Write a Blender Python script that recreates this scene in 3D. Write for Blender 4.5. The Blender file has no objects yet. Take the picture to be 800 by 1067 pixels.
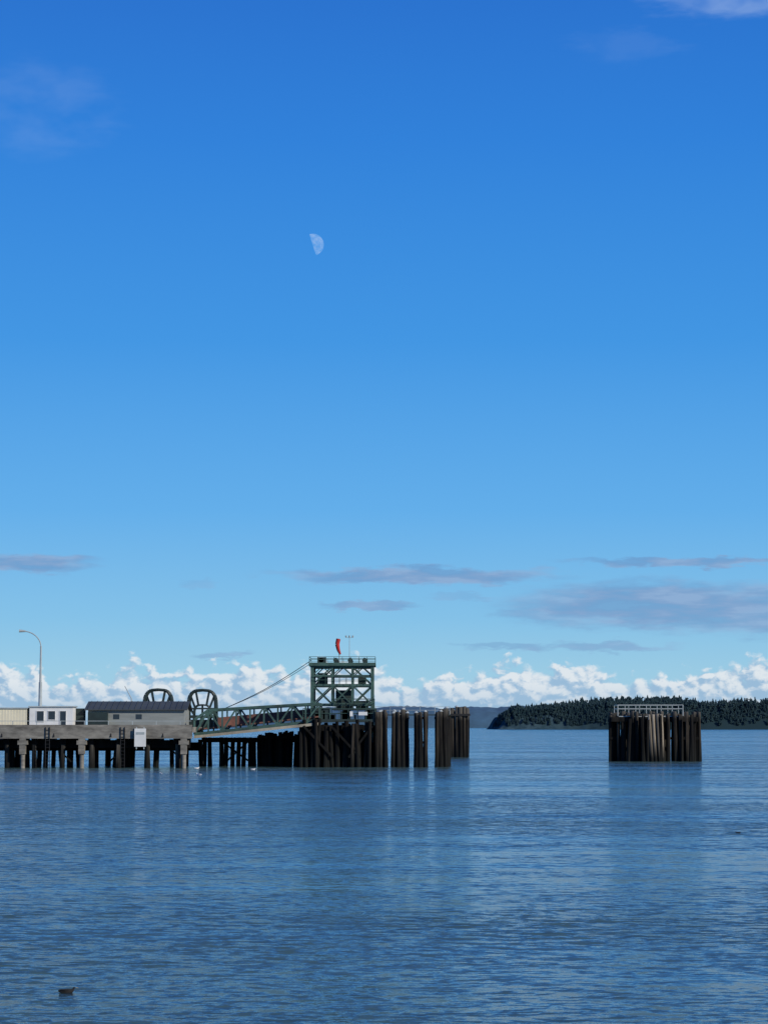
import bpy, math, random
import numpy as np
from mathutils import Vector, noise as mn
random.seed(7)
scene=bpy.context.scene
scene.view_settings.view_transform='Standard'; scene.view_settings.look='None'; scene.view_settings.exposure=0
R=math.radians
EYE=4.1; PITCH=R(5.28)
# ---------------- camera ----------------
cd=bpy.data.cameras.new("camera"); cam=bpy.data.objects.new("camera",cd); scene.collection.objects.link(cam)
cam.location=(0,0,EYE); cam.rotation_euler=(R(90)+PITCH,0,0)
cd.sensor_fit='VERTICAL'; cd.sensor_height=36; cd.lens=81.8; cd.clip_start=0.5; cd.clip_end=200000
scene.camera=cam
# ---------------- node helpers ----------------
class NT:
    def __init__(s,t,dim='3D'): s.t=t; s.n=t.nodes; s.l=t.links; s.dim=dim
    def put(s,sock,v):
        if isinstance(v,bpy.types.NodeSocket): s.l.new(v,sock)
        elif v is not None: sock.default_value=v
    def M(s,op,a,b=None,c=None,clamp=False):
        n=s.n.new('ShaderNodeMath'); n.operation=op; n.use_clamp=clamp
        for i,v in enumerate((a,b,c)):
            if v is not None: s.put(n.inputs[i],v)
        return n.outputs[0]
    def V(s,op,a,b=None,scale=None):
        n=s.n.new('ShaderNodeVectorMath'); n.operation=op
        s.put(n.inputs[0],a)
        if b is not None: s.put(n.inputs[1],b)
        if scale is not None: s.put(n.inputs['Scale'],scale)
        return n.outputs['Value'] if op in('LENGTH','DOT_PRODUCT') else n.outputs[0]
    def comb(s,x,y,z):
        n=s.n.new('ShaderNodeCombineXYZ'); s.put(n.inputs[0],x); s.put(n.inputs[1],y); s.put(n.inputs[2],z); return n.outputs[0]
    def sep(s,v):
        n=s.n.new('ShaderNodeSeparateXYZ'); s.put(n.inputs[0],v); return n.outputs
    def noise(s,vec,scale=1,detail=3,rough=0.5,color=False,dist=0):
        n=s.n.new('ShaderNodeTexNoise'); n.noise_dimensions=s.dim; s.put(n.inputs['Vector'],vec); n.inputs['Scale'].default_value=scale
        n.inputs['Detail'].default_value=detail; n.inputs['Roughness'].default_value=rough; n.inputs['Distortion'].default_value=dist
        return n.outputs['Color'] if color else n.outputs['Fac']
    def vor(s,vec,scale=1):
        n=s.n.new('ShaderNodeTexVoronoi'); n.voronoi_dimensions='2D'; n.feature='F1'; s.put(n.inputs['Vector'],vec); n.inputs['Scale'].default_value=scale
        return n.outputs['Distance']
    def mix(s,f,a,b,mode='MIX'):
        n=s.n.new('ShaderNodeMix'); n.data_type='RGBA'; n.blend_type=mode
        s.put(n.inputs[0],f); 
        for k,v in ((6,a),(7,b)):
            if isinstance(v,tuple) and len(v)==3: v=(*v,1)
            s.put(n.inputs[k],v)
        return n.outputs[2]
    def mr(s,v,a,b,c=0.0,d=1.0,t='LINEAR'):
        n=s.n.new('ShaderNodeMapRange'); n.interpolation_type=t
        s.put(n.inputs[0],v)
        for i,x in enumerate((a,b,c,d)): s.put(n.inputs[1+i],x)
        return n.outputs[0]
    def ramp(s,f,stops):
        n=s.n.new('ShaderNodeValToRGB'); s.put(n.inputs[0],f); e=n.color_ramp.elements
        while len(e)<len(stops): e.new(0.5)
        for k,(p,c) in enumerate(stops): e[k].position=p; e[k].color=(*c,1)
        return n.outputs[0]
def srgb(r,g,b):
    f=lambda c:(c/255/12.92) if c/255<=0.04045 else ((c/255+0.055)/1.055)**2.4
    return (f(r),f(g),f(b))
def material(name,dim='3D'):
    m=bpy.data.materials.new(name); m.use_nodes=True
    t=NT(m.node_tree,dim); b=[n for n in t.n if n.type=='BSDF_PRINCIPLED'][0]
    return m,t,b
def pos(t): return t.n.new('ShaderNodeNewGeometry').outputs['Position']
def basic(name,col,var=0.3,scale=1.0,rough=0.7,stretch=(1,1,1),dark=None,metal=0):
    m,t,b=material(name); p=t.V('MULTIPLY',pos(t),stretch)
    n1=t.noise(p,scale,4,0.65); n2=t.noise(p,scale*0.23,2,0.5)
    f=t.mr(t.M('ADD',t.M('MULTIPLY',n1,0.6),t.M('MULTIPLY',n2,0.4)),0.36,0.64)
    lo=dark or tuple(c*(1-var) for c in col); hi=tuple(min(0.9,c*(1+var*0.5)) for c in col)
    b.inputs['Base Color'].default_value=(*col,1); t.l.new(t.mix(f,lo,hi),b.inputs['Base Color'])
    b.inputs['Roughness'].default_value=rough; b.inputs['Metallic'].default_value=metal
    return m
# ---------------- world ----------------
SUN_AZ=R(126); SUN_EL=R(26)
w=bpy.data.worlds.new("World"); scene.world=w; w.use_nodes=True
try:
    w.cycles.sampling_method='MANUAL'; w.cycles.sample_map_resolution=256
except Exception: pass
t=NT(w.node_tree,'2D'); t.n.clear()
STR=0.1
sky=t.n.new('ShaderNodeTexSky'); sky.sky_type='NISHITA'; sky.sun_disc=False; sky.sun_elevation=SUN_EL; sky.sun_rotation=SUN_AZ
sky.air_density=1.0; sky.dust_density=0.4; sky.ozone_density=2.0
tc=t.n.new('ShaderNodeTexCoord').outputs['Generated']
d=t.V('NORMALIZE',tc); X,Y,Z=t.sep(d)
az=t.M('ARCTAN2',X,Y); el=t.M('ARCSINE',Z)
K=2424.0
u=t.M('MULTIPLY',az,K); v=t.M('MULTIPLY',el,K)          # arc units: 2424 per radian
p=t.comb(u,v,0.0)
grad=t.ramp(t.mr(v,0,1600),[(0.0,srgb(170,206,226)),(0.035,srgb(152,203,230)),(0.07,srgb(128,192,233)),(0.14,srgb(94,173,235)),(0.25,srgb(60,149,228)),(0.38,srgb(42,128,219)),(0.5,srgb(33,108,204)),(1.0,srgb(20,82,170))])
grad=t.V('SCALE',grad,scale=1/STR)
base=t.mix(0.05,grad,sky.outputs[0])
dn=t.noise(t.V('MULTIPLY',p,(1/60,1/14,1)),1,4,0.6,True)
dv=t.V('MULTIPLY',t.V('SUBTRACT',dn,(0.5,0.5,0.5)),(70,24,0))
q=t.V('ADD',p,dv)
def vv(y): return K*(PITCH+math.atan((533.5-y)/K))
def blob(cx,cy,hw,hh,op):
    a=t.V('SUBTRACT',q,(cx-400,vv(cy),0)); a=t.V('MULTIPLY',a,(1/hw,1/hh,0)); L=t.V('LENGTH',a)
    return t.M('MULTIPLY',t.mr(L,1.2,0.5,0.0,1.0,'SMOOTHSTEP'),op)
acc=None
for s in [(30,589,72,10,.9),(435,600,150,9,.9),(340,600,50,4,.5),(385,631,52,5,.75),(690,632,175,27,.9),(790,640,130,24,.8),(570,640,70,8,.6),(710,587,120,5,.85),(525,673,55,5,.6),(635,674,70,6,.6),(230,684,38,4,.5),(205,609,25,4,.25),(480,622,40,4,.3),(-150,600,140,12,.7),(1050,610,160,18,.7)]:
    b_=blob(*s); acc=b_ if acc is None else t.M('MAXIMUM',acc,b_)
shade=t.noise(t.V('MULTIPLY',p,(1/70,1/13,1)),1,4,0.55)
acc=t.M('MULTIPLY',acc,t.mr(shade,0.3,0.55,0.6,1.0))
strc=t.mix(t.mr(shade,0.35,0.65),tuple(c/STR for c in srgb(106,144,192)),tuple(c/STR for c in srgb(142,172,210)))
col=t.mix(acc,base,strc)
c1=None
for s in [(40,120,80,50,.08),(770,0,90,26,.3),(655,52,60,18,.05)]:
    b_=blob(*s); c1=b_ if c1 is None else t.M('ADD',c1,b_)
c1=t.M('MULTIPLY',c1,t.mr(t.noise(t.V('MULTIPLY',p,(1/60,1/34,1)),1,3,0.5),0.3,0.65))
col=t.mix(c1,col,tuple(c/STR for c in srgb(180,205,238)))
def dens(pp):
    uu,v2,_=t.sep(pp)
    nd=t.noise(t.V('MULTIPLY',pp,(1/20,1/15,1)),1,3,0.6,True)
    pd=t.V('ADD',pp,t.V('MULTIPLY',t.V('SUBTRACT',nd,(0.5,0.5,0.5)),(20,14,0)))
    n=t.noise(t.V('MULTIPLY',pd,(1/40,1/22,1)),1,5,0.6)
    vo=t.vor(t.V('MULTIPLY',pd,(1/17,1/12,1)))
    tn=t.noise(t.comb(t.M('MULTIPLY',uu,1/60),3.3,0),1,2,0.6)
    top=t.mr(tn,0.3,0.7,50,72)
    a=t.M('MULTIPLY',t.M('SUBTRACT',n,0.5),2.6)
    b=t.M('MULTIPLY',t.M('SUBTRACT',0.5,vo),1.2)
    c=t.M('MINIMUM',t.M('DIVIDE',t.M('SUBTRACT',top,v2),18.0),1.7)
    return t.M('ADD',t.M('ADD',a,b),c)
d1=dens(p); d2=dens(t.V('ADD',p,(4.0,4.5,0)))
mask=t.mr(d1,0.0,0.7,0.0,1.0,'SMOOTHSTEP')
lit=t.mr(t.M('SUBTRACT',d1,d2),-0.3,0.65,0.0,1.0,'SMOOTHSTEP')
lit=t.M('MULTIPLY',lit,t.mr(v,10,46,0.3,1.0))
cc=t.mix(lit,tuple(c/STR for c in srgb(152,184,214)),tuple(c/STR for c in srgb(230,234,238)))
mask=t.M('MULTIPLY',mask,0.86)
col=t.mix(mask,col,cc)
hz=t.mr(v,30,2,0.0,0.7,'SMOOTHSTEP')
col=t.mix(hz,col,tuple(c/STR for c in srgb(150,185,212)))
bg=t.n.new('ShaderNodeBackground'); t.l.new(col,bg.inputs[0]); bg.inputs[1].default_value=STR
o=t.n.new('ShaderNodeOutputWorld'); t.l.new(bg.outputs[0],o.inputs[0])
# ---------------- sun ----------------
S=Vector((math.sin(SUN_AZ)*math.cos(SUN_EL),math.cos(SUN_AZ)*math.cos(SUN_EL),math.sin(SUN_EL)))
ld=bpy.data.lights.new("sun",'SUN'); ld.energy=3.8; ld.angle=R(0.53); ld.color=(1,0.93,0.82)
lo=bpy.data.objects.new("sun",ld); scene.collection.objects.link(lo); lo.rotation_euler=S.to_track_quat('Z','Y').to_euler(); lo.location=(100,-50,80)
# ---------------- mesh builder ----------------
class B:
    def __init__(s): s.v=[]; s.f=[]
    def hexa(s,c):
        k=len(s.v); s.v+= [tuple(x) for x in c]
        s.f+=[(k,k+3,k+2,k+1),(k+4,k+5,k+6,k+7),(k,k+1,k+5,k+4),(k+1,k+2,k+6,k+5),(k+2,k+3,k+7,k+6),(k+3,k,k+4,k+7)]
    def box(s,x0,x1,y0,y1,z0,z1):
        s.hexa([(x0,y0,z0),(x1,y0,z0),(x1,y1,z0),(x0,y1,z0),(x0,y0,z1),(x1,y0,z1),(x1,y1,z1),(x0,y1,z1)])
    def beam(s,a,b,w,h=None):
        h=h or w; a=Vector(a); b=Vector(b); d=(b-a).normalized()
        up=Vector((0,0,1)) if abs(d.z)<0.95 else Vector((0,1,0))
        r=d.cross(up).normalized(); q=r.cross(d).normalized()
        c=[]
        for P in (a,b):
            for sx,sy in((-1,-1),(1,-1),(1,1),(-1,1)): c.append(P+r*sx*w/2+q*sy*h/2)
        s.hexa(c)
    def cyl(s,a,b,r0,r1=None,n=10,cap=True):
        r1=r0 if r1 is None else r1; a=Vector(a); b=Vector(b); d=(b-a).normalized()
        up=Vector((0,0,1)) if abs(d.z)<0.95 else Vector((0,1,0))
        e=d.cross(up).normalized(); q=e.cross(d).normalized(); k=len(s.v)
        for P,r in((a,r0),(b,r1)):
            for i in range(n):
                an=2*math.pi*i/n; s.v.append(tuple(P+e*r*math.cos(an)+q*r*math.sin(an)))
        for i in range(n):
            j=(i+1)%n; s.f.append((k+i,k+j,k+n+j,k+n+i))
        if cap: s.f.append(tuple(range(k+n-1,k-1,-1))); s.f.append(tuple(range(k+n,k+2*n)))
    def path(s,pts,r,n=8):
        for a,b in zip(pts[:-1],pts[1:]): s.cyl(a,b,r,r,n)
    def pile(s,x,y,z1,r=0.24,lx=0,ly=0,z0=-2.5):
        k=len(s.v); n=9; L=5; ph=random.random()*6
        for j in range(L+1):
            f=j/L; z=z0+(z1-z0)*f; rr=r*(1.12-0.2*f); bow=0.05*math.sin(f*3.1+ph)
            for i in range(n):
                an=2*math.pi*i/n; jr=rr*(1+0.09*math.sin(3*an+ph+j))
                s.v.append((x+lx*f+bow+jr*math.cos(an),y+ly*f+jr*math.sin(an),z+(random.uniform(-.04,.04) if j==L else 0)))
        for j in range(L):
            for i in range(n):
                q=(i+1)%n; a=k+j*n
                s.f.append((a+i,a+q,a+n+q,a+n+i))
        s.f.append(tuple(range(k+L*n,k+L*n+n)))
    def obj(s,name,mat,parent=None,smooth=False):
        me=bpy.data.meshes.new(name); me.from_pydata(s.v,[],s.f); me.update()
        if smooth:
            for pl in me.polygons: pl.use_smooth=True
        me.materials.append(mat)
        ob=bpy.data.objects.new(name,me); scene.collection.objects.link(ob)
        if parent: ob.parent=parent
        return ob
def empty(name,loc=(0,0,0)):
    e=bpy.data.objects.new(name,None); scene.collection.objects.link(e); e.empty_display_size=1; return e
# ---------------- materials ----------------
def pile_material(name,lo,hi,top,z0=5.6):
    m,t,b=material(name); P=pos(t); x,y,z=t.sep(P)
    per=t.noise(t.V('MULTIPLY',P,(1.7,1.7,0.0)),1,1,0.5)
    st=t.noise(t.V('MULTIPLY',P,(9,9,0.7)),1,4,0.7)
    f=t.mr(t.M('ADD',t.M('MULTIPLY',per,0.65),t.M('MULTIPLY',st,0.35)),0.42,0.66)
    f=t.M('POWER',f,1.6)
    c=t.mix(f,lo,hi)
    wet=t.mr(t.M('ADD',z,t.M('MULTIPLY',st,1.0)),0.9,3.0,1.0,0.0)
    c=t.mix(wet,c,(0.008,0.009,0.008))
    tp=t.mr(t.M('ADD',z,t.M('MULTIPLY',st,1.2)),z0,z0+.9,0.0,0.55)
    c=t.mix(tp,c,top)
    t.l.new(c,b.inputs['Base Color']); b.inputs['Roughness'].default_value=0.9; b.inputs['Specular IOR Level'].default_value=0.2
    return m
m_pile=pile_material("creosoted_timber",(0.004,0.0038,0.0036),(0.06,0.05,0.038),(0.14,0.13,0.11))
m_piledark=pile_material("creosoted_timber_dark",(0.003,0.003,0.003),(0.018,0.016,0.013),(0.04,0.036,0.03))  # darker, less varied copy of the creosoted timber
m_pale=pile_material("sunlit_timber",(0.14,0.12,0.09),(0.42,0.36,0.27),(0.4,0.36,0.3))  # sunlit look of the middle dolphin piles put into a pale tan
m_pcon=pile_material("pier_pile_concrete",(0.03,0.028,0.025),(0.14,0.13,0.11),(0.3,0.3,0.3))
m_conc=basic("weathered_concrete",(0.22,0.205,0.17),0.6,0.8,0.85,(1,1,3))
m_green=basic("green_steel",(0.045,0.10,0.078),0.6,1.5,0.6)
m_dgreen=basic("dark_green_steel",(0.016,0.032,0.028),0.4,1.5,0.6)
m_rust=basic("rust_red_steel",(0.18,0.08,0.055),0.5,1.2,0.8)
m_tan=basic("tan_timber_fender",(0.34,0.3,0.22),0.4,1.2,0.8)
m_white=basic("white_paint",(0.70,0.70,0.66),0.15,0.7,0.6)
m_cream=basic("cream_paint",(0.74,0.68,0.49),0.12,0.6,0.6)
m_wall=basic("grey_siding",(0.24,0.26,0.24),0.2,0.5,0.7,(1,1,6))
m_roof=basic("dark_roof_metal",(0.05,0.06,0.062),0.3,0.5,0.8)
m_glass=basic("dark_window_glass",(0.02,0.03,0.04),0.2,1,0.1)
m_black=basic("dark_rubber",(0.012,0.012,0.012),0.3,1,0.8)
m_galv=basic("galvanised_steel",(0.36,0.40,0.39),0.2,1.5,0.5)
m_red=basic("red_fabric",(0.45,0.02,0.015),0.3,2,0.8)
# ---------------- water ----------------
def make_water():
    ys=[-60,0]+list(np.geomspace(20,60000,60)); xs=sorted(set([0]+[s*a for s in(-1,1) for a in np.geomspace(15,60000,22)]))
    vs=[(x,y,0) for y in ys for x in xs]; nx=len(xs); fs=[]
    for j in range(len(ys)-1):
        for i in range(nx-1): a=j*nx+i; fs.append((a,a+1,a+nx+1,a+nx))
    m,t,b=material("sea_water",'2D'); P=pos(t)
    def layer(sx,sy,k,detail=2,off=0,rot=0,rough=0.6):
        Q=P
        if rot:
            Q=t.comb(t.V('DOT_PRODUCT',P,(math.cos(rot),math.sin(rot),0)),t.V('DOT_PRODUCT',P,(-math.sin(rot),math.cos(rot),0)),0.0)
        c=t.noise(t.V('ADD',t.V('MULTIPLY',Q,(sx,sy,1)),(off,off*1.7,0)),1,detail,rough,True)
        return t.V('MULTIPLY',t.V('SUBTRACT',c,(0.5,0.5,0.5)),(k*0.8,k,0))
    patch=t.noise(t.V('MULTIPLY',P,(1/34,1/8,1)),1,4,0.6)
    patch2=t.noise(t.V('MULTIPLY',P,(1/150,1/45,1)),1,3,0.5)
    amp=t.mr(t.M('ADD',t.M('MULTIPLY',patch,0.55),t.M('MULTIPLY',patch2,0.45)),0.40,0.60,0.4,1.45)
    fine=t.V('ADD',layer(3.2,6.5,1.2,4,0,.12,.72),layer(1.1,2.2,0.9,2,13,-.15))
    # normals tilted toward the camera side, added to weaken pile reflections
    fine=t.V('ADD',fine,(0.0,-0.065,0.0))
    fine=t.V('SCALE',fine,scale=amp)
    big=t.V('ADD',layer(0.16,0.5,0.28,2,31,.08),layer(0.016,0.11,0.26,1,57,-.10))
    n=t.V('NORMALIZE',t.V('ADD',t.V('ADD',fine,big),(0,0,1)))
    b.inputs['Base Color'].default_value=(0.055,0.105,0.105,1)
    b.inputs['Roughness'].default_value=0.13; b.inputs['IOR'].default_value=1.333
    t.l.new(n,b.inputs['Normal'])
    me=bpy.data.meshes.new("water"); me.from_pydata(vs,[],fs); me.materials.append(m)
    ob=bpy.data.objects.new("water",me); scene.collection.objects.link(ob)
make_water()
# ---------------- headland, forest, far shore ----------------
def hl_h(x):
    a=max(0,min(1,(x-192)/20)); a=a*a*(3-2*a)
    h=24+min(1,max(0,(x-215)/200))*11+5*mn.noise(Vector((x/60,1,0)))+ (3*mn.noise(Vector((x/17,5,0))))
    return a*h
def ground(x,dy):
    h=hl_h(x); f=min(1,max(0,dy/26)); f=f**0.6
    back=min(1,max(0,(dy-30)/200))*min(1,max(0,(x-230)/150))*12
    return h*f+back*(1 if h>5 else 0)
SH=4000
def shore(x): return SH+14*mn.noise(Vector((x/90,0,3)))+ -0.05*(x-200)
vs=[];fs=[]; xs=np.concatenate([np.arange(186,520,3.0),np.arange(520,3400,12.0)]); dys=[-2,0,4,8,12,16,20,26,35,60,110,200,330,420]
for x in xs:
    for dy in dys:
        g=ground(x,dy) if dy>0 else -1
        jx=3*mn.noise(Vector((x/9,dy/7,g/6))) if 0<dy<30 else 0
        vs.append((x,shore(x)+dy+jx,g-(1.0 if dy<=0 else 0)))
n=len(dys)
for i in range(len(xs)-1):
    for j in range(n-1): a=i*n+j; fs.append((a,a+n,a+n+1,a+1))
m_hl,t,b=material("bluff_earth"); P=pos(t); x_,y_,z_=t.sep(P)
nz=t.noise(t.V('MULTIPLY',P,(1/12,1/12,1/5)),1,4,0.6)
sc=t.mix(t.mr(nz,0.4,0.62),(0.028,0.054,0.066),(0.06,0.10,0.115))  # bluish tint paints distance haze into the earth colours
veg=t.mr(t.M('ADD',x_,t.M('MULTIPLY',t.M('SUBTRACT',nz,0.5),500)),270,400)
t.l.new(t.mix(veg,sc,(0.022,0.042,0.048)),b.inputs['Base Color']); b.inputs['Roughness'].default_value=1; b.inputs['Specular IOR Level'].default_value=0
me=bpy.data.meshes.new("headland"); me.from_pydata(vs,[],fs); me.materials.append(m_hl)
for pl in me.polygons: pl.use_smooth=True
scene.collection.objects.link(bpy.data.objects.new("headland",me))
fb=B()
def conifer(x,y,z,h,r):
    tiers=5; k0=random.random()*6; n=6
    fb.cyl((x,y,z-1),(x,y,z+h*0.3),0.5,0.35,4,False)
    for i in range(tiers):
        f=i/tiers; zb=z+h*(0.08+0.8*f)+random.uniform(-.4,.4); zt=min(z+h,zb+h*(0.34-0.1*f)); rr=r*(1-f)**0.8+0.5
        ox,oy=random.uniform(-.5,.5),random.uniform(-.5,.5); k=len(fb.v)
        for j in range(n*2):
            an=math.pi*j/n+k0; q=rr*(random.uniform(0.75,1.15) if j%2 else random.uniform(0.4,0.7))
            fb.v.append((x+ox+q*math.cos(an),y+oy+q*math.sin(an),zb+random.uniform(-.7,.5)))
        fb.v.append((x,y,zt)); ap=len(fb.v)-1
        for j in range(n*2): fb.f.append((k+j,k+(j+1)%(2*n),ap))
def broad(x,y,z,h,r):
    for _ in range(12):
        a=random.random()*6.28; q=r*random.random()*0.85; cx=x+q*math.cos(a); cy=y+q*math.sin(a); cz=z+h*random.uniform(.15,.95); rr=r*random.uniform(.3,.5); k=len(fb.v)
        for c in [(1,0,0),(-1,0,0),(0,1,0),(0,-1,0),(0,0,1),(0,0,-1)]:
            s_=rr*random.uniform(.7,1.3); fb.v.append((cx+c[0]*s_+random.uniform(-.4,.4),cy+c[1]*s_,cz+c[2]*s_*0.8))
        for f3 in ((0,2,4),(2,1,4),(1,3,4),(3,0,4),(2,0,5),(1,2,5),(3,1,5),(0,3,5)): fb.f.append(tuple(k+q2 for q2 in f3))
cnt=0
while cnt<5400:
    x=random.uniform(196,520) if cnt<2400 else random.uniform(480,1500) if cnt<4900 else random.uniform(1400,3000)
    dy=random.choice([random.uniform(22,50),random.uniform(22,120),random.uniform(60,230)])
    if x>310 and random.random()<0.4: dy=random.uniform(2,28)
    elif x>205 and random.random()<0.22: dy=random.uniform(3,25)
    g=ground(x,dy)
    if g<2 or (x<203 and random.random()<.5): continue
    cl=mn.noise(Vector((x/35,dy/50,2)))
    h=(14+5*cl+random.uniform(-3,3)+(3 if random.random()<.06 else 0))*(0.65 if dy<22 else 1)*(0.7 if x<222 else 1)
    if random.random()<0.6: conifer(x,shore(x)+dy,g-0.5,h,h*0.27)
    else: broad(x,shore(x)+dy,g-0.5,h*0.8,h*0.33)
    cnt+=1
m_for,t,b=material("conifer_foliage"); P=pos(t)
nz=t.noise(P,0.05,3,0.6); nf=t.noise(P,0.6,2,0.6)
t.l.new(t.mix(t.mr(t.M('ADD',t.M('MULTIPLY',nz,.6),t.M('MULTIPLY',nf,.4)),0.38,0.62),(0.018,0.038,0.046),(0.038,0.064,0.066)),b.inputs['Base Color']); b.inputs['Roughness'].default_value=1; b.inputs['Specular IOR Level'].default_value=0  # foliage greens shifted to blue, painting in the air haze
fb.obj("forest",m_for)
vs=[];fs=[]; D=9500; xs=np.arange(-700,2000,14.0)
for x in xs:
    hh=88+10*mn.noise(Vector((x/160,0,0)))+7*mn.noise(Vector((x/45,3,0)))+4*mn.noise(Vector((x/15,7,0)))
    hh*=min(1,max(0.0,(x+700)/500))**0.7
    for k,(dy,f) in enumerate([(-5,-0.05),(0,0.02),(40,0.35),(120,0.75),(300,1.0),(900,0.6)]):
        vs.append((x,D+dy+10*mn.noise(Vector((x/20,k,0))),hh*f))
for i in range(len(xs)-1):
    for j in range(5): a=i*6+j; fs.append((a,a+6,a+7,a+1))
m_far=basic("hazy_far_land",(0.05,0.115,0.17),0.25,0.02,1.0)  # haze over the far land is carried by this bluish base colour
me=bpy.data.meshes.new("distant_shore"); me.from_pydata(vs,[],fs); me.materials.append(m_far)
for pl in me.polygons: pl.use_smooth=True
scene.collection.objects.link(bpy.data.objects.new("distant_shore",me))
# ---------------- ferry dock (concrete trestle) ----------------
rn=random.uniform
dock=empty("ferry_dock"); DK=4.1
Y0,Y1=234,249
xr=-19.2
bb=B(); bb.box(-90,xr,Y0,Y1,DK-0.55,DK); bb.box(-90,xr,Y0-0.12,Y0+0.5,DK-1.15,DK-0.01)
bb.box(-90,xr,Y0-0.02,Y0+0.2,DK,DK+0.22)
bb.obj("deck_slab",m_conc,dock)
bb=B()
rows=np.arange(-89.2,xr,2.85)
for i,x in enumerate(rows):
    bb.box(x-0.3,x+0.3,Y0+0.6,Y1-0.2,DK-1.7,DK-0.56)
bb.box(-90,xr-0.3,Y0+1.4,Y0+1.8,DK-2.1,DK-1.3)
bb.box(-90,xr-0.3,Y1-2,Y1-1.6,DK-2.5,DK-1.6)
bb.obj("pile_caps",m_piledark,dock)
bb=B(); b2=B()
for i,x in enumerate(rows):
    for y in (Y0+0.9,Y0+4.5,Y0+8,Y1-1.2):
        if y>Y0+1 and random.random()<0.2: continue
        (bb if y<Y0+1 else b2).pile(x+rn(-.15,.15),y,DK-1.6,rn(.24,.34))
    for _ in range(random.choice((1,2))): b2.pile(x+rn(.4,2.4),Y0+rn(2,13),DK-1.3,rn(.18,.26),lx=rn(-.6,.6))
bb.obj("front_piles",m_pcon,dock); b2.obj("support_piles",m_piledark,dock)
bb=B()
for x in (-88,-70.3,-52.5,-36.1,-30.2,-20.0):
    bb.box(x-0.3,x+0.3,Y0-0.3,Y0+0.35,DK-2.7,DK-1.16); bb.box(x-0.48,x+0.48,Y0-0.36,Y0+0.45,DK-1.75,DK-1.35)
    bb.cyl((x,Y0+0.02,-2),(x,Y0+0.02,DK-2.7),0.24,0.24,10)
bb.obj("fender_columns",m_conc,dock)
bb=B()
for x in np.arange(-90,xr-0.2,2.4):
    bb.beam((x,Y0+0.35,DK),(x,Y0+0.35,DK+.6),0.07)
bb.beam((-90,Y0+0.35,DK+.6),(xr-0.1,Y0+0.35,DK+.6),0.05)
bb.obj("railing",m_galv,dock)
bb=B()
for x in np.arange(-60,xr,1.9):
    if random.random()<.5: bb.beam((x,Y0+2.2,DK-1.8),(x+random.choice((-1.9,1.9)),Y0+2.2,0.6),0.16)
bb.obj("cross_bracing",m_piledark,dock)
bb=B()
for x in (-38.2,-33,-27.3,-22.1): bb.cyl((x,Y0+.1,DK-.2),(x,Y0-.15,DK-1.0),.09,.09,6)
for x in (-33.6,-26.1):
    for dx in (-.2,.2): bb.beam((x+dx,Y0-.2,0),(x+dx,Y0-.2,DK),.06)
    for z in np.arange(.3,DK,.35): bb.beam((x-.2,Y0-.2,z),(x+.2,Y0-.2,z),.04)
bb.obj("ladders",m_black,dock)
sg=empty("dock_sign"); bb=B(); bb.box(-24.9,-23.75,Y0-0.46,Y0-0.38,DK-1.95,DK-0.15); bb.obj("sign_panel",m_white,sg)
bb=B(); bb.beam((-24.7,Y0-0.33,DK-2.2),(-24.7,Y0-0.33,DK),0.1); bb.beam((-23.95,Y0-0.33,DK-2.2),(-23.95,Y0-0.33,DK),0.1)
bb.box(-24.75,-23.9,Y0-0.475,Y0-0.462,DK-0.75,DK-0.5); bb.obj("frame",m_galv,sg)
# ---------------- buildings on dock ----------------
def ux(px,D): return (px-400)*D/2434.0
def cabin(name,x0,x1,y0,y1,z0,z1,wall,wins,over=0.12,pitchh=0.12):
    e=empty(name); bb=B(); bb.box(x0,x1,y0,y1,z0+0.15,z1); bb.obj("walls",wall,e)
    bb=B(); bb.box(x0-over,x1+over,y0-over,y1+over,z1+0.003,z1+pitchh); bb.obj("roof",m_galv,e)
    bb=B(); bb.box(x0+0.1,x1-0.1,y0+0.1,y1-0.1,z0,z0+0.148); bb.obj("skirt",m_black,e)
    g=B(); fr=B()
    for a,b_,za,zb in wins:
        g.box(a,b_,y0-0.025,y0-0.005,za,zb)
        for q in ((a-.05,b_+.05,za-.05,za),(a-.05,b_+.05,zb,zb+.05),(a-.05,a,za,zb),(b_,b_+.05,za,zb)):
            fr.box(q[0],q[1],y0-0.05,y0-0.002,q[2],q[3])
    if wins: g.obj("windows",m_glass,e); fr.obj("window_frames",wall,e)
    return e
yb=237
c_=cabin("storage_container",ux(-45,yb),ux(28,yb),yb,yb+2.6,DK,DK+1.85,m_cream,[])
bb=B()
for i in range(24):
    x=ux(-45,yb)+0.15+i*0.3
    bb.box(x,x+0.1,yb-0.015,yb-0.002,DK+0.2,DK+1.75)
bb.obj("corrugation",m_cream,c_)
x0=ux(31,yb)
cabin("portable_office",x0,ux(76,yb),yb,yb+2.8,DK,DK+2.0,m_white,[(x0+.75,x0+1.45,DK+.55,DK+1.6),(x0+1.9,x0+2.6,DK+.75,DK+1.6),(x0+3.1,x0+3.7,DK+.2,DK+1.6)])
tb=empty("terminal_building"); ya,yc=239,245; xa,xb=ux(92,ya),ux(192,ya)
bb=B(); bb.box(xa,xb,ya,yc,DK,DK+1.75)
bb.obj("walls",m_wall,tb)
bb=B(); k=0; zr=DK+2.55; ze=DK+1.78; o_=0.35; ym=(ya+yc)/2
for s0,s1,za,zb in((ya-o_,ym,ze-.08,zr),(ym,yc+o_,zr,ze-.08)):
    bb.hexa([(xa-o_,s0,za),(xb+o_,s0,za),(xb+o_,s1,zb),(xa-o_,s1,zb),(xa-o_,s0,za+.1),(xb+o_,s0,za+.1),(xb+o_,s1,zb+.1),(xa-o_,s1,zb+.1)])
for x in np.arange(xa,xb,0.6):
    bb.beam((x,ya-o_,ze+.05),(x,ym,zr+.13),0.05)
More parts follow.
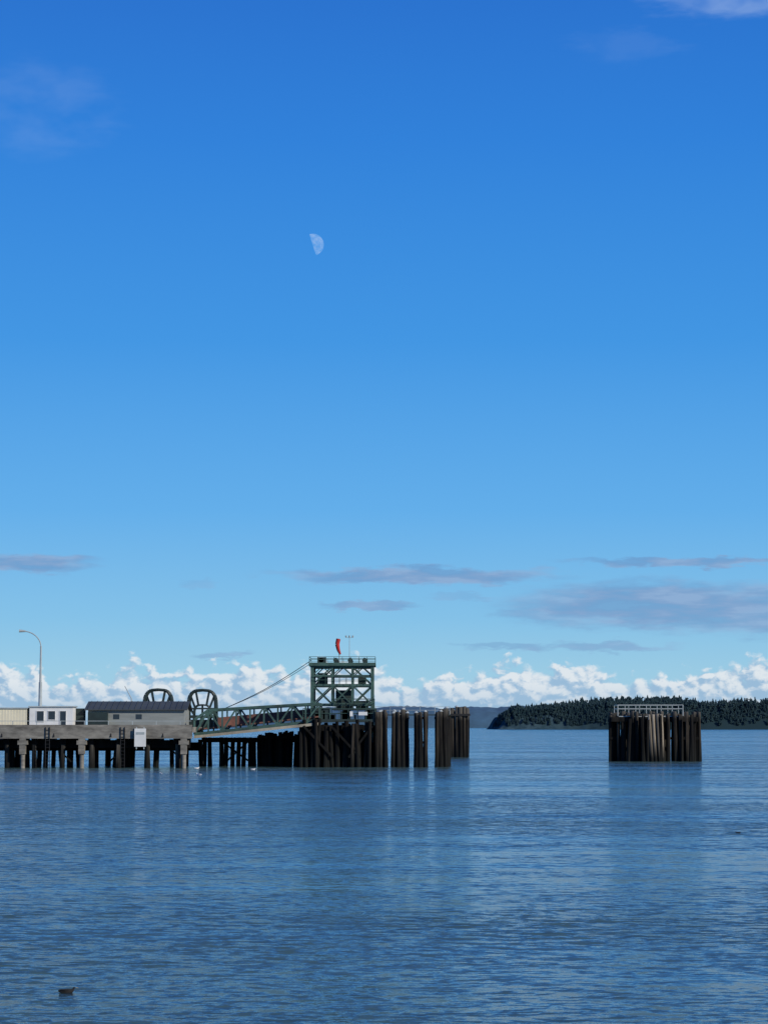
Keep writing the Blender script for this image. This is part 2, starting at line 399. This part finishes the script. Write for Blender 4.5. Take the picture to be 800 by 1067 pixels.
bb.obj("roof",m_roof,tb)
bb=B(); 
for x in (xa,xb-0.02): bb.v+= [(x,ya,DK+1.74),(x,yc,DK+1.74),(x,ym,zr)]; bb.f.append((len(bb.v)-3,len(bb.v)-2,len(bb.v)-1))
bb.obj("gables",m_wall,tb)
bb=B()
for x,wd in ((xa+2.6,.6),(xa+4.9,.6)): bb.box(x,x+wd,ya-.03,ya-.004,DK+.8,DK+1.3)
bb.obj("windows",m_glass,tb)
bb=B(); bb.box(xa-1.7,xa-.5,ya+.3,ya+2,DK,DK+1.9); bb.box(xa+.1,xa+2.1,ya-1.0,ya-.3,DK,DK+1.5); bb.obj("utility_cabinets",m_dgreen,tb)
# ---------------- street lamp ----------------
sl=empty("street_lamp"); yl=240; xl=ux(42,yl); bb=B()
bb.cyl((xl,yl,DK),(xl,yl,DK+4.6),0.2,0.17,10); bb.cyl((xl,yl,DK+4.6),(xl,yl,DK+8.3),0.12,0.085,10)
pts=[(xl,yl,DK+8.3)]
for i in range(1,9):
    a=i/8*math.pi/2*0.93; pts.append((xl-1.75*(1-math.cos(a))-0.15*i/8,yl,DK+8.3+1.55*math.sin(a)))
bb.path(pts,0.055); ex=pts[-1]
bb.obj("pole",m_galv,sl)
bb=B(); bb.cyl((ex[0]+.1,yl,ex[2]),(ex[0]-.55,yl,ex[2]+.03),0.09,0.16,8); bb.obj("luminaire",m_galv,sl)
# ---------------- arched steel frames ----------------
def arch(cx,cy,w,h,z0):
    e=empty("cable_sheave_frame"); bb=B()
    for yy in (cy-.6,cy+.6):
        for sc_ in (1.0,0.6):
            P=[(cx-w/2*sc_,yy,z0)]
            for i in range(11):
                a=math.pi*(1-i/10); ca,sa=math.cos(a),math.sin(a)
                px_=cx+w/2*sc_*math.copysign(abs(ca)**0.6,ca); pz=z0+h*sc_*0.55+ h*sc_*0.45*abs(sa)**0.7
                P.append((px_,yy,pz))
            P.append((cx+w/2*sc_,yy,z0)); bb.path(P,0.17 if sc_==1 else 0.1,6)
            if sc_==1: outer=P
            else: inner=P
        for i in range(1,12,2): bb.beam(outer[i],inner[i],0.13)
        bb.beam((cx,yy,z0),(cx,yy,z0+h*.6),0.12); bb.beam((cx-w/2,yy,z0+h*.5),(cx+w/2,yy,z0+h*.5),0.16); bb.beam((cx-w/2,yy,z0+h*.28),(cx+w/2,yy,z0+h*.28),0.3)
    for i in range(1,12,2): bb.beam(outer[i],(outer[i][0],cy-.6,outer[i][2]),0.09)
    bb.box(cx-w/2-.2,cx+w/2+.2,cy-.8,cy+.8,z0-.2,z0+h*.2)
    bb.obj("frame",m_dgreen,e)
arch(ux(165,248),248,2.9,3.95,DK); arch(ux(211,248),248,2.9,3.9,DK)
dv_=empty("davit"); bb=B(); bb.cyl((ux(138,246),246,DK),(ux(137,246),246,DK+3),0.07,.06,8); bb.cyl((ux(137,246),246,DK+3),(ux(130,246),246,DK+4.3),0.05,.04,8); bb.obj("arm",m_galv,dv_)
# ---------------- transfer span ----------------
ts=empty("transfer_span")
def trussline(y,b0):
    xs_=np.linspace(-19.4,-6.6,10); g=b0
    zb=lambda x: 3.35+(x+19.4)/12.8*1.35
    zt=lambda x: 5.75+(x+19.4)/12.8*0.75 - (0.9 if x<-19 else 0)
    for a,c in zip(xs_[:-1],xs_[1:]):
        g.beam((a,y,zb(a)),(c,y,zb(c)),0.26,0.34); g.beam((a,y,zt(a)),(c,y,zt(c)),0.22,0.26)
    for i,x in enumerate(xs_):
        g.beam((x,y,zb(x)),(x,y,zt(x)),0.16)
        if i<9:
            nx_=xs_[i+1]
            if i%2==0: g.beam((x,y,zb(x)),(nx_,y,zt(nx_)),0.17)
            else: g.beam((x,y,zt(x)),(nx_,y,zb(nx_)),0.17)
bb=B(); trussline(239.5,bb); trussline(247,bb)
for x in np.linspace(-19.2,-6.8,8):
    z=3.35+(x+19.4)/12.8*1.35-.1; bb.beam((x,239.5,z),(x,247,z),0.2,0.4)
bb.obj("trusses",m_green,ts)
bb=B(); bb.hexa([(-19.4,240,3.75),(-6.6,240,5.1),(-6.6,246.6,5.1),(-19.4,246.6,3.75),(-19.4,240,3.9),(-6.6,240,5.25),(-6.6,246.6,5.25),(-19.4,246.6,3.9)])
bb.hexa([(-17.5,246.4,4.1),(-6.6,246.4,5.25),(-6.6,246.6,5.25),(-17.5,246.6,4.1),(-17.5,246.4,5.1),(-6.6,246.4,6.1),(-6.6,246.6,6.1),(-17.5,246.6,5.1)])
bb.obj("roadway_deck",m_rust,ts)
bb=B(); bb.hexa([(-19.4,239.0,2.95),(-6.6,239.0,4.3),(-6.6,239.25,4.3),(-19.4,239.25,2.95),(-19.4,239.0,3.22),(-6.6,239.0,4.57),(-6.6,239.25,4.57),(-19.4,239.25,3.22)])
bb.obj("utility_fender",m_tan,ts)
# ---------------- lift tower ----------------
lt=empty("lift_tower"); bb=B(); x0,x1=-7.4,-1.2; y0,y1=241,247
zt=11.15
q3=(x1-x0)/3
for y in (y0,y1):
    for i in range(4): bb.beam((x0+q3*i,y,2.5 if i in(0,3) else 6.3),(x0+q3*i,y,zt-.5),0.34 if i in(0,3) else .22)
    for za in (6.4,8.4,9.4,10.35): bb.beam((x0,y,za),(x1,y,za),0.26 if za!=9.4 else .14)
    for i in range(3):
        a=x0+q3*i; c=a+q3
        bb.beam((a,y,6.4),(c,y,8.4),0.15); bb.beam((c,y+.01,6.4),(a,y+.01,8.4),0.15)
        if i!=1: bb.beam((a,y,8.4) if i==0 else (c,y,8.4),(c,y,10.35) if i==0 else (a,y,10.35),0.15)
        bb.beam((a,y,9.4),((a+c)/2,y,10.35),.1); bb.beam((c,y,9.4),((a+c)/2,y,10.35),.1)
for x in (x0,x0+q3,x1):
    for za in (6.4,8.4,10.35): bb.beam((x,y0,za),(x,y1,za),0.22)
    bb.beam((x,y0,6.4),(x,y1,10.3),0.14); bb.beam((x,y1,6.4),(x,y0,10.3),0.14)
bb.box(x0-.35,x1+.35,y0-.4,y1+.4,zt-.75,zt-.42)
bb.obj("steel_frame",m_green,lt)
bb=B()
def rail(g,x0,x1,y0,y1,z,h=1.0,st=0.9,r=0.05):
    for q in (h,h*.55): 
        g.beam((x0,y0,z+q),(x1,y0,z+q),r); g.beam((x0,y1,z+q),(x1,y1,z+q),r); g.beam((x0,y0,z+q),(x0,y1,z+q),r); g.beam((x1,y0,z+q),(x1,y1,z+q),r)
    for x in np.arange(x0,x1+.01,(x1-x0)/max(1,round((x1-x0)/st))): g.beam((x,y0,z),(x,y0,z+h),r); g.beam((x,y1,z),(x,y1,z+h),r)
rail(bb,x0-.3,x1+.3,y0-.35,y1+.35,zt-.42,.6)
rail(bb,x0-.9,x1+.3,y0-1,y1+.4,4.9,1.1)
rail(bb,-5.2,-1.0,y0-.9,y1,6.0,1.0)
rail(bb,x0,x1,y0-.3,y1,8.5,.8,.7,.04)
bb.obj("handrails",m_green,lt)
bb=B(); bb.box(x0-1.0,x1+.4,y0-1.1,y1+.5,4.6,4.9); bb.box(-5.3,-.9,y0-1,y1,5.85,6.0)
bb.box(-5.0,-3.2,y0+1,y1-1,6.0,7.9); bb.box(-7.0,-5.6,y0-.5,y0+.9,4.9,6.1); bb.cyl((-2.9,y0+.5,6.4),(-1.6,y0+.5,6.4),0.4,.4,12)
bb.box(x0+.2,x1-.2,y0+.2,y1-.2,8.35,8.47); bb.box(-6.9,-5.9,y0+2,y1-2,8.5,9.7); bb.box(-2.7,-1.9,y0+2,y1-2,8.5,9.5)
for i in range(4): bb.cyl((x0+.9+i*1.5,y0+.5,zt-.15),(x0+.9+i*1.5,y1-.5,zt-.15),0.26,0.26,10)
bb.box(-6.9,-6.0,y0+.5,y0+1.5,zt-.4,zt+.15)
for i in range(5): bb.beam((-4.9+i*.8,y0-.6,6.0),(-4.9+i*.8+.3,y0-.6,6.5+random.random()*.5),0.12)
for i in range(16): 
    xx=rn(x0-.5,x1); bb.box(xx,xx+rn(.2,.7),y0-.9,y0-.3,4.9,4.9+rn(.4,1.2))
bb.obj("machinery_platform",m_dgreen,lt)
bb=B(); bb.box(-2.6,-1.7,y0-1.3,y0-1.15,5.3,5.65); bb.box(-3.5,-3.2,y0-1.3,y0-1.15,5.2,5.7);  bb.obj("white_fittings",m_white,lt)
bb=B(); P=[]
for i in range(9):
    f=i/8; P.append((-7.6-f*9.6,241+f*6,10.9-f*5.0-0.35*math.sin(math.pi*f)))
bb.path(P,0.035,6); bb.path([(p_[0],247,p_[2]) for p_ in P],0.03,6)
bb.obj("hoist_cables",m_dgreen,lt)
ws=empty("windsock"); xw=-4.65; bb=B(); bb.cyl((xw,243,zt-.4),(xw,243,13.3),0.05,0.035,8); bb.obj("mast",m_galv,ws)
bb=B(); P=[(xw-.1,243,13.25),(xw-.22,242.95,12.7),(xw-.1,242.95,12.1),(xw+.1,242.9,11.65)]; rr=[.23,.22,.18,.1]
for a in range(3): bb.cyl(P[a],P[a+1],rr[a],rr[a+1],10,False)
bb.obj("sock",m_red,ws)
an_=empty("anemometer"); bb=B(); xw=-3.6; bb.cyl((xw,243,zt-.4),(xw,243,13.4),0.03,0.025,6); bb.beam((xw-.35,243,13.4),(xw+.35,243,13.4),0.04)
for s_ in(-.35,.35,0): bb.cyl((xw+s_,243,13.4),(xw+s_,243,13.6),0.07,0.1,8)
bb.obj("cups_and_mast",m_galv,an_)
# ---------------- timber wingwalls / dolphins ----------------
def cluster(name,pl,mat=m_pile,caps=False):
    e=empty(name); bb=B(); cp=B()
    for (x,y,z,r,lx,ly) in pl:
        bb.pile(x,y,z,r,lx,ly)
        if caps and random.random()<.5: cp.cyl((x+lx,y+ly,z-.02),(x+lx,y+ly,z+.16),r*1.05,r*.5,9)
    bb.obj("timber_piles",mat,e,False)
    if cp.v: cp.obj("pile_caps",m_galv,e)
    return e
pl=[]
for i in range(80):
    x=rn(-8.6,-1.0); y=rn(239.4,247); pl.append((x,y,rn(3.0,4.6),rn(.2,.28),rn(-.2,.2),0))
for x in np.arange(-8.4,-.9,.47): pl.append((x+rn(-.15,.15),239.4+rn(-.3,.2),rn(3.2,5.1),rn(.16,.27),rn(-.4,.4),0))
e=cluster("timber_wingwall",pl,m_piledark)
bb=B(); bb.box(-8.3,-1,240.2,246.8,3.7,4.3)
for a,c in ((-8.2,-5.2),(-5.4,-2.4),(-1.2,-3.6)): bb.beam((a,238.9,4.2),(c,238.9,1.0),.22)
bb.obj("walers_and_braces",m_piledark,e)
bb=B()
for x in (-6.9,-3.3,-2.6,-1.5): bb.pile(x,238.9,rn(4.2,5.0),.2,rn(-.2,.2),0)
bb.obj("face_piles",m_pile,e)
pl=[]
for i in range(60):
    x=rn(-13.2,-8.6); y=rn(244,252); pl.append((x,y,2.9+(x+13.2)*.11+rn(-.3,.5),rn(.19,.26),rn(-.2,.2),0))
for x in (-18.9,-18.2,-17.0,-16.6,-15.9,-15.3,-14.7,-14.1,-13.6): pl.append((x,246+rn(-1,1),3.0,.24,rn(-.1,.1),0))
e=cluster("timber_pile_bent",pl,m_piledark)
bb=B(); bb.box(-19.1,-8.7,245.2,245.5,2.5,3.0); bb.box(-13.2,-8.7,243.6,243.8,2.9,3.2); bb.beam((-17,245.0,2.6),(-14.2,245.0,.6),.18); bb.beam((-14.2,244.9,2.6),(-16.6,244.9,.4),.18); bb.obj("cap_beams",m_piledark,e)
def row(x0,x1,y,z,n,jr=.15,r=.25,lean=0.1):
    return [(x0+(x1-x0)*i/max(1,n-1)+rn(-.08,.08),y+rn(-jr,jr),z+rn(-.4,.25),r*rn(.8,1.12),rn(-lean,lean),0) for i in range(n)]
e=cluster("fender_dolphin",row(-.75,.15,240,5.6,3)+row(-.7,.2,240.8,5.7,3)+row(-.7,.1,241.6,5.5,2),caps=True)
bb=B(); bb.box(-.9,.4,240.35,240.5,4.9,5.15); bb.obj("walers",m_black,e)
e=cluster("fender_dolphin",row(1.0,2.35,240.4,5.7,4)+row(1.0,2.3,241.2,5.7,4)+row(1.1,2.2,242,5.5,3),caps=True)
bb=B(); bb.box(.8,2.6,240.8,240.9,4.9,5.15); bb.box(.8,2.6,240.81,240.89,2.6,2.85); bb.obj("walers",m_black,e)
e=cluster("fender_dolphin",row(3.3,4.2,239.6,5.6,3,.1)+row(3.3,4.2,240.4,5.8,3),caps=True)
bb=B(); bb.box(3.1,4.4,239.9,240.1,4.9,5.15); bb.box(3.1,4.4,239.9,240.1,2.4,2.65);bb.obj("walers",m_black,e)
e=cluster("fender_dolphin",row(5.35,6.3,241,5.85,3)+row(5.4,6.4,241.8,5.8,3),caps=True)
bb=B(); bb.box(5.2,6.6,241.3,241.5,4.9,5.15); bb.obj("walers",m_black,e)
e=cluster("fender_dolphin",row(8.9,11.4,318,6.7,6,.2,.27)+row(9.0,11.3,319,6.6,6,.2,.27)+row(8.9,11.3,320.4,6.4,5,.2,.27),caps=True)
bb=B(); bb.box(8.6,11.7,317.5,317.65,5.6,5.9); bb.obj("walers",m_black,e)
br=empty("catwalk"); bb=B(); bb.box(-1.0,7.0,244.6,245.4,5.3,5.42); bb.obj("planks",m_dgreen,br); bb=B()
for x in (-.8,1.8,6.8): bb.cyl((x,245,-2),(x,245,5.3),.2,.2,8)
bb.obj("posts",m_piledark,br); bb=B(); rail(bb,-.9,6.9,244.65,245.35,5.42,.8,1.6,.035); bb.obj("railing",m_galv,br)
yd=282; cx=(681-400)*yd/2434; pl=[]; k_=yd/2434
W=96*k_/2
for i in range(15): 
    f=i/14; pl.append((cx-W+.3+f*(2*W-.6)+rn(-.12,.12),yd-2.2*math.sin(math.pi*f)+rn(-.2,.2),rn(5.4,6.1),rn(.22,.34),rn(-.2,.2),0))
for i in range(17):
    f=i/16; pl.append((cx-W+.5+f*(2*W-1.0),yd+1.6+rn(-.2,.2),rn(5.3,6.0),rn(.25,.3),rn(-.2,.2),0))
for i in range(14):
    f=i/13; pl.append((cx-W+.5+f*(2*W-1.0),yd+4.2*math.sin(math.pi*f)+.5,rn(5.4,6.0),rn(.25,.3),0,0))
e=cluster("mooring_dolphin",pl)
bb=B()
for i,x in enumerate((-.55,-.1,.35,.75)): bb.pile(cx+x,yd-3.0+rn(-.1,.1),5.6,.21,-0.25,.7)
bb.obj("rubbing_piles",m_pale,e)
bb=B()
for i in range(7): bb.pile(cx+rn(-W+.8,W-.8),yd-2.9,rn(4.6,5.6),.2,rn(-.5,.5),.4)
bb.obj("batter_piles",m_piledark,e)
bb=B(); bb.box(cx-W+.3,cx+W-.4,yd-1.2,yd+3.6,4.75,5.3); bb.box(cx-W+.2,cx+W-.2,yd-.4,yd-.2,2.6,2.9); bb.obj("cap_platform",m_piledark,e)
bb=B(); bb.box(cx-W+1.2,cx+W-2.3,yd-1.1,yd+3.2,5.32,5.42); rail(bb,cx-W+1.1,cx+W-2.2,yd-1.1,yd+3.2,5.75,1.0,1.3,.07)
for x in (cx-W+1.1,cx+W-2.2): bb.beam((x,yd-1.1,5.42),(x,yd-1.1,6.75),.1)
bb.obj("railing_and_grating",m_galv,e)
# ---------------- birds ----------------
def skinned(name,chain,mat,parent,sub=2):
    me=bpy.data.meshes.new(name); vs=[c[0] for c in chain]; ed=[(i,i+1) for i in range(len(chain)-1)]
    me.from_pydata(vs,ed,[]); ob=bpy.data.objects.new(name,me); scene.collection.objects.link(ob); ob.parent=parent
    ob.modifiers.new("skin",'SKIN'); 
    for i,c in enumerate(chain): me.skin_vertices[0].data[i].radius=c[1]
    me.skin_vertices[0].data[0].use_root=True
    sm=ob.modifiers.new("sub",'SUBSURF'); sm.levels=sub; sm.render_levels=sub
    me.materials.append(mat); return ob
m_bird=basic("dark_plumage",(0.012,0.011,0.01),0.5,14,0.9)
m_gull=basic("white_plumage",(0.7,0.7,0.7),0.2,9,0.7)
m_bill=basic("bill",(0.2,0.16,0.09),0.2,9,0.5)
def bird(name,x,y,s,rot,mat):
    e=empty(name); 
    skinned("body",[((-.26,0,.05),(.02,.03)),((-.18,0,.04),(.05,.06)),((-.06,0,.02),(.085,.085)),((.07,0,.02),(.08,.08)),((.14,0,.05),(.05,.05)),((.17,0,.09),(.03,.03)),((.18,0,.125),(.035,.035)),((.215,0,.13),(.028,.026))],mat,e)
    skinned("wings",[((-.2,.05,.07),(.015,.01)),((-.08,.075,.07),(.03,.02)),((.05,.06,.06),(.02,.02)),((.05,-.06,.06),(.02,.02)),((-.08,-.075,.07),(.03,.02)),((-.2,-.05,.07),(.015,.01))],mat,e)
    g=B(); g.cyl((.235,0,.128),(.31,0,.115),.014,.003,8); g.obj("bill",m_bill,e)
    e.location=(x,y,0.005); e.scale=(s,s,s); e.rotation_euler=(0,0,rot); return e
bird("seabird",-4.9,36.6,.55,math.pi*0.06,m_bird)
bird("seabird",13.7,91,.45,math.pi*.9,m_bird)
bird("gull",-18.5,232,1.1,.3,m_gull); bird("gull",-15.8,200,1.2,2.6,m_gull); bird("gull",-19.5,205,1.0,2.0,m_gull); bird("gull",-12.6,226,1.0,.2,m_gull)
# ---------------- moon ----------------
def moon():
    D=60000; el_=PITCH+math.atan((533.5-255)/K); az_=math.atan((325-400)/K)
    c=Vector((math.sin(az_)*math.cos(el_),math.cos(az_)*math.cos(el_),math.sin(el_)))
    r=D*11.2/K
    right=Vector((c.y,-c.x,0)).normalized(); up=right.cross(c).normalized()
    tl=R(18); ax=right*math.cos(tl)+up*math.sin(tl); bx=-right*math.sin(tl)+up*math.cos(tl)
    vs=[];fs=[]; nt=24; nl=10; s0=-0.03
    for i in range(nt+1):
        th=-math.pi/2+math.pi*i/nt
        for j in range(nl+1):
            lo_=s0+(math.pi/2-s0)*j/nl
            P=bx*math.sin(th)+ (ax*math.sin(lo_)-c*math.cos(lo_))*math.cos(th)
            vs.append(tuple(P*r))
    for i in range(nt):
        for j in range(nl): a=i*(nl+1)+j; fs.append((a,a+1,a+nl+2,a+nl+1))
    m=bpy.data.materials.new("moon_sunlit_glow"); m.use_nodes=True; t=NT(m.node_tree); t.n.clear()  # emission stands in for sunlight; mesh holds only the moon's lit side
    tcx=t.n.new('ShaderNodeTexCoord').outputs['Object']
    f=t.noise(t.V('SCALE',tcx,scale=1/r),2.2,4,0.6)
    colr=t.mix(t.mr(f,.4,.62),srgb(115,175,238),srgb(180,208,244))
    em=t.n.new('ShaderNodeEmission'); t.l.new(colr,em.inputs[0]); em.inputs[1].default_value=1
    tr=t.n.new('ShaderNodeBsdfTransparent'); mx=t.n.new('ShaderNodeMixShader'); mx.inputs[0].default_value=0.48
    t.l.new(tr.outputs[0],mx.inputs[1]); t.l.new(em.outputs[0],mx.inputs[2]); oo=t.n.new('ShaderNodeOutputMaterial'); t.l.new(mx.outputs[0],oo.inputs[0])
    me=bpy.data.meshes.new("moon"); me.from_pydata(vs,[],fs); me.materials.append(m)
    for pl_ in me.polygons: pl_.use_smooth=True
    ob=bpy.data.objects.new("moon",me); scene.collection.objects.link(ob); ob.location=c*D
moon()
